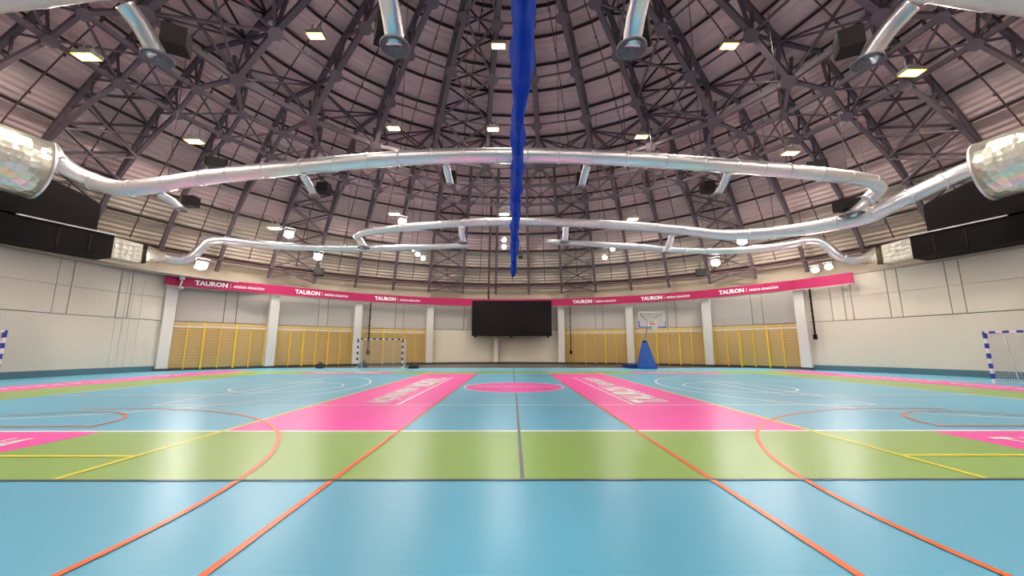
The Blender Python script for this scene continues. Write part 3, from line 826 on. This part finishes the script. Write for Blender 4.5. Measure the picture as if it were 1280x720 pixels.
# loudspeakers
def speaker(p, w, h, label, name='loudspeaker', yaw=0, tiltx=.4):
    e = empty(name, p, yaw)
    m = MB().prism([(-w / 2, -.25, 0), (w / 2, -.25, 0), (w * .4, .3, 0), (-w * .4, .3, 0)], (0, 0, h)); m.build('cabinet', M_black, e)
    MB().box((0, -.26, h / 2), (w * .86, .03, h * .86)).build('grille', M_bag, e)
    MB().bar((0, 0, h), (0, 0, h + .6), .05, .05).build('bracket', M_boxg, e)
    return tag(e, label, 'loudspeaker')
speaker(P(272, 210.5, 17.0), .85, .42, 'black loudspeaker perched on the curved duct nearer the netted wall', yaw=.5)
speaker(P(1022, 213, 17.2), .8, .45, 'black loudspeaker perched on the curved duct nearer its elbow', yaw=-.5)
speaker(P(399, 345, 29.8), .75, .6, 'black loudspeaker hanging above the banner left of the screen', yaw=.3)
speaker(P(876, 345, 29.8), .75, .55, 'black loudspeaker hanging above the banner right of the screen', yaw=-.3)
speaker(P(650.5, 322, 33), .4, .5, 'small black loudspeaker right beside the blue curtain end')

# ================================================================ BLUE CURTAIN
mb = MB(); NY, NSEC = 150, 26
yA, yB = -15.5, 19.3
for i in range(NY + 1):
    f_ = i / NY; y = yA + (yB - yA) * f_
    wv = .21 + .04 * sin(y * 1.9) + .03 * sin(y * 4.3 + 1) + .03 * sin(y * 0.7)
    cxx = .13 + .03 * sin(y * 1.1 + 2); zb = 7.75 + .06 * sin(y * 3.1) + .05 * sin(y * 7.3)
    for k in range(NSEC):
        a = 2 * pi * k / NSEC
        ca, sa = cos(a), sin(a)
        fold = 1 + .16 * sin(5 * a + y * .9 + .8 * sin(y * .5)) + .07 * sin(9 * a - y * 1.7)
        x = cxx + wv * fold * (abs(ca) ** .8) * (1 if ca > 0 else -1)
        z = zb + .75 + .75 * sa * (1 + .05 * sin(6 * a + y))
        mb.v.append(Vector((x, y, z)))
for i in range(NY):
    for k in range(NSEC):
        k2 = (k + 1) % NSEC; mb.f.append((i * NSEC + k, i * NSEC + k2, (i + 1) * NSEC + k2, (i + 1) * NSEC + k))
mb.f += [tuple(range(NSEC)), tuple(NY * NSEC + k for k in range(NSEC))]
cur = empty('divider_curtain', (.13, 2, 7.7)); tag(cur, 'blue divider curtain gathered up in a long bundle below the dome', 'curtain')
mb.build('fabric', M_curt, cur, (.13, 2, 7.7), smooth=True)
for i in range(14):
    y = yA + 0.5 + i * 2.4
    h = sqrt(RU ** 2 - (y - AY) ** 2) + AZ
    MB().bar((.13, y, 9.0), (.13, y, h), .02, .02).build('rope', M_rope, cur, (.13, 2, 7.7))

# ================================================================ SCREEN
sc = empty('led_screen', (0, 21.1, 2.57)); so = Vector((0, 21.1, 2.57)); sy = 21.1
tag(sc, 'large black video screen hanging in front of the far wall', 'screen')
MB().box((0, sy, 4.22), (7.45, .22, 3.3)).build('cabinet', M_black, sc, so)
for i in range(6):
    for j in range(3):
        MB().box((-3.06 + i * 1.224, sy - .12, 3.14 + j * 1.08), (1.215, .03, 1.072)).build('screen_panel', M_screen, sc, so)
for x in (-3.4, -0.05, 3.4):
    MB().box((x, sy, 2.50), (.22, .2, .14)).build('bracket', M_black, sc, so)
for x in (-2.6, 2.6):
    MB().bar((x, sy + .1, 5.87), (x, sy + .5, 6.1), .06, .06).build('hanger', M_black, sc, so)

# ================================================================ GOALS
def goal(name, loc, rz, label, m_str, net_col=M_net):
    """3 x 2 m goal; opening faces -y, net to +y"""
    e = empty(name, loc, rz); w, h, t = 3.0, 2.0, .08
    for s in (-1, 1):
        p = MB().box((s * (w / 2 + t / 2), 0, h / 2 + t / 2), (t, t, h + t)).build('post', M_white, e)
        for j in range(5):
            MB().box((s * (w / 2 + t / 2), 0, .3 + j * .4 + (0.0 if j < 4 else .04)), (t + .008, t + .008, .2 if j < 4 else .28)).build('stripe', m_str, p)
        MB().tube([(s * (w / 2 + t / 2), .04, h), (s * (w / 2 + .04), .75, h - .02)], .02, 6).build('top_stay', M_white, e)
        MB().tube([(s * (w / 2 + .04), .75, h - .02), (s * (w / 2 + .04), .9, h * .55), (s * (w / 2 + .04), 1.0, .03)], .02, 6).build('rear_stay', M_white, e)
        MB().tube([(s * (w / 2 + .04), .04, .03), (s * (w / 2 + .04), 1.0, .03)], .02, 6).build('ground_bar', M_white, e)
    b = MB().box((0, 0, h + t / 2), (w, t, t)).build('crossbar', M_white, e)
    for j in range(-3, 4):
        MB().box((j * .42, 0, h + t / 2), (.2, t + .008, t + .008)).build('stripe', m_str, b)
    MB().tube([(-w / 2, 1.0, .03), (w / 2, 1.0, .03)], .02, 6).build('rear_ground_bar', M_white, e)
    nm = MB(); g = .1; cw = .009
    def back(z): return 1.0 - .25 * (z / h) ** 1.4
    for i in range(int(w / g) + 1):
        x = -w / 2 + i * g
        nm.poly([(x, back(z), z) for z in (.03, .7, 1.4, h)], cw, cw); nm.bar((x, 0, h), (x, .75, h), cw, cw)
    for i in range(1, int(h / g) + 1):
        z = i * g; nm.bar((-w / 2, back(z), z), (w / 2, back(z), z), cw, cw)
        for s in (-1, 1): nm.bar((s * w / 2, 0, z), (s * w / 2, back(z), z), cw, cw)
    for s in (-1, 1):
        for i in range(1, 9): nm.bar((s * w / 2, i * .1, .03), (s * w / 2, i * .1, h), cw, cw)
    for i in range(1, 7): nm.bar((-w / 2, i * .11, h), (w / 2, i * .11, h), cw, cw)
    nm.build('net', net_col, e)
    return tag(e, label, 'goal')
goal('handball_goal', (-9.17, 12.3, 0), R(2), 'handball goal with navy and white striped posts by the far wall bars', M_navy)
goal('handball_goal', (19.25, -.35, 0), R(-90), 'blue and white striped goal in front of the plain cream wall', M_bluep)
goal('handball_goal', (-19.25, -1.35, 0), R(90), 'blue and white striped goal in front of the netted wall', M_bluep)

# ================================================================ BASKETBALL HOOP
hx, hy = 9.45, 12.9
hp = empty('basketball_hoop', (hx, hy, 0)); ho = Vector((hx, hy, 0)); tag(hp, 'portable basketball hoop with blue padded tower and clear backboard', 'basketball hoop')
def hb(m, nm, mt, sm=None, parent=None): return m.build(nm, mt, parent or hp, ho, smooth=sm)
m = MB(); m.v = [Vector(p) + ho for p in [(-.58, -.5, .05), (.62, -.5, .05), (.62, .35, .05), (-.58, .35, .05), (-.14, -.1, 1.85), (.18, -.1, 1.85), (.18, .15, 1.85), (-.14, .15, 1.85)]]
m.f = [(0, 3, 2, 1), (4, 5, 6, 7), (0, 1, 5, 4), (1, 2, 6, 5), (2, 3, 7, 6), (3, 0, 4, 7)]
hb(m, 'tower_pad', M_pad, False)
hb(MB().box(ho + Vector((.02, -.52, .14)), (1.22, .06, .24)), 'bumper_pad', M_pad)
hb(MB().box(ho + Vector((-.2, 1.1, .15)), (1.7, 1.9, .26)), 'base_box', mat('base_navy', (.01, .02, .16), .5, var=0))
for sx_ in (-.8, .4):
    hb(MB().tube([ho + Vector((sx_, .4, .06)), ho + Vector((sx_ + .06, .4, .06))], .06, 10), 'caster', M_black)
hb(MB().box(ho + Vector((.02, .05, 1.9)), (.26, .2, .12)), 'pivot', M_black)
hb(MB().bar(ho + Vector((.02, .05, 1.9)), ho + Vector((.12, -.5, 3.2)), .08, .1), 'arm', M_rope)
hb(MB().bar(ho + Vector((.02, .15, 1.9)), ho + Vector((.12, -.35, 3.0)), .06, .06), 'lower_arm', M_rope)
bc = ho + Vector((.34, -.75, 3.425))
hb(MB().box(bc, (1.74, .012, .98)), 'backboard_glass', M_glass)
fr = MB()
for z in (-.5, .5): fr.box(bc + Vector((0, 0, z)), (1.8, .05, .085))
for x in (-.88, .88): fr.box(bc + Vector((x, 0, 0)), (.085, .05, 1.0))
hb(fr, 'backboard_frame', M_white)
fr = MB()
for z in (-.22, .22): fr.box(bc + Vector((0, -.012, z - .2)), (.62, .012, .075))
for x in (-.28, .28): fr.box(bc + Vector((x, -.012, -.2)), (.075, .012, .4))
hb(fr, 'target_square', M_white)
for s in (-1, 1):
    hb(MB().box(bc + Vector((s * .91, 0, -.33)), (.06, .07, .42)), 'edge_pad', M_pad)
    hb(MB().bar(ho + Vector((.12, -.5, 3.2)), bc + Vector((s * .8, .03, .45)), .03, .03), 'brace', M_boxg)
hb(MB().box(bc + Vector((0, 0, -.53)), (1.86, .07, .06)), 'edge_pad', M_pad)
rc = bc + Vector((0, -.42, -.37))
rm = MB(); rm.tube([rc + Vector((.23 * cos(2 * pi * i / 24), .23 * sin(2 * pi * i / 24), 0)) for i in range(25)], .014, 8, False)
rim = hb(rm, 'rim', M_rim)
hb(MB().prism([rc + Vector((-.1, .22, -.05)), rc + Vector((.1, .22, -.05)), rc + Vector((.1, .41, -.08)), rc + Vector((-.1, .41, -.08))], (0, 0, .16)), 'rim_plate', M_rim)
nt_ = MB()
for i in range(12):
    for sgn in (-1, 1):
        pts = []
        for j in range(4):
            a = 2 * pi * (i + sgn * j * .5) / 12; r = .23 - .04 * j
            pts.append(rc + Vector((r * cos(a), r * sin(a), -.14 * j)))
        nt_.poly(pts, .014, .014)
hb(nt_, 'net', M_white)

# ================================================================ SMALL THINGS
# wall net on the left
wn_ = lambda a, z: wallp(rw(a) - .18, a, z)
nm = MB(); a0, a1, rn = R(-112), colk[0] * AL - R(1.2), -.18
cnt = int((a1 - a0) * RW / .13)
for i in range(cnt + 1):
    a = a0 + (a1 - a0) * i / cnt; nm.bar(wallp(rw(a) + rn, a, .35), wallp(rw(a) + rn, a, 5.85), .005, .005)
for j in range(43):
    z = .35 + j * .13; nm.poly([wn_(a0 + (a1 - a0) * i / 14, z) for i in range(15)], .005, .005)
wn = empty('wall_net', wn_(R(-85), .35)); wo = Vector(wn.location)
nm.build('mesh', M_wnet, wn, wo)
MB().poly([wn_(a0 + (a1 - a0) * i / 14, 5.87) for i in range(15)], .03, .03).build('head_rope', M_wnet, wn, wo)
for px in (138, 147, 156, 168):
    a = az_at(px); MB().bar(wallp(rw(a) + rn - .02, a, .3), wallp(rw(a) + rn - .02, a, 5.8), .018, .018).build('edge_rope', M_wnet, wn, wo)
tag(wn, 'fine protective net hanging in front of the left cream wall', 'net')
# black cable drops
def cable(az, r, z0, z1, label, w=.09):
    e = empty('cable_drop', wallp(r, az, z0)); o = Vector(e.location); t, n = tangent_frame(az)
    MB().bar(wallp(r, az, z0 + .3), wallp(r, az, z1), w, .06).build('cable', M_black, e, o)
    MB().box(wallp(r - .03, az, z0 + .17), (w * 2.2, .16, .34), Matrix.Rotation(-az, 3, 'Z')).build('plug_box', M_black, e, o)
    for q in range(6):
        MB().box(wallp(r - .01, az, z0 + .5 + q * (z1 - z0 - .6) / 6), (w * 1.5, .09, .07), Matrix.Rotation(-az, 3, 'Z')).build('clip', M_bag, e, o)
    tag(e, label, 'cable')
cable(az_at(1024), RW - .2, 2.0, 5.4, 'black cable drop with a plug box beside the last column')
cable(az_at(459.5), RW - .3, .9, 5.4, 'black cable drop behind the navy striped goal', .12)
cable(az_at(714), RW - .3, .9, 5.4, 'black cable drop at the edge of the wall bars next to the screen', .10)
# dark bags at the foot of the wall bars
def bag(x, y, w, h, label):
    m = MB(); prof = [(.001, 0), (.5, 0), (.52, .3), (.42, .75), (.2, 1.0), (.001, 1.02)]
    m.lathe(prof, (0, 0, 0), 14)
    for v in m.v: v.x *= w; v.y *= w * .6; v.z *= h * (1 + .15 * sin(v.x * 9))
    e = empty('sports_bag', (x, y, 0)); m.build('body', M_bag, e, smooth=True)
    MB().tube([(-w * .25, 0, h * .8), (-w * .15, 0, h * 1.25), (w * .15, 0, h * 1.25), (w * .25, 0, h * .8)], .02, 6).build('handle', M_bag, e)
    tag(e, label, 'bag')
p = P(400, 458.5, 27.6); bag(p.x, 13.4, .5, .38, 'small black bag at the foot of the wall bars left of the goal')
bag(-7.05, 13.3, .75, .34, 'black bag on the floor beside the right post of the navy goal')
bag(-11.1, 14.3, .7, .42, 'dark bag behind the left post of the navy goal')
# grey camera dome on the end column
e = empty('dome_camera', wallp(rw(colk[0] * AL) - .85, colk[0] * AL + R(.3), 5.05)); 
MB().lathe([(.001, -.14), (.12, -.1), (.2, 0), (.2, .06), (.001, .08)], (0, 0, .2), 16).build('dome', M_rope, e, smooth=True)
MB().bar((0, 0, .26), (.05, .05, .75), .06, .06).build('arm', M_white, e)
MB().box((.05, .05, .85), (.22, .16, .2)).build('junction_box', M_white, e)
tag(e, 'grey dome camera on a white arm under the banner end', 'camera')
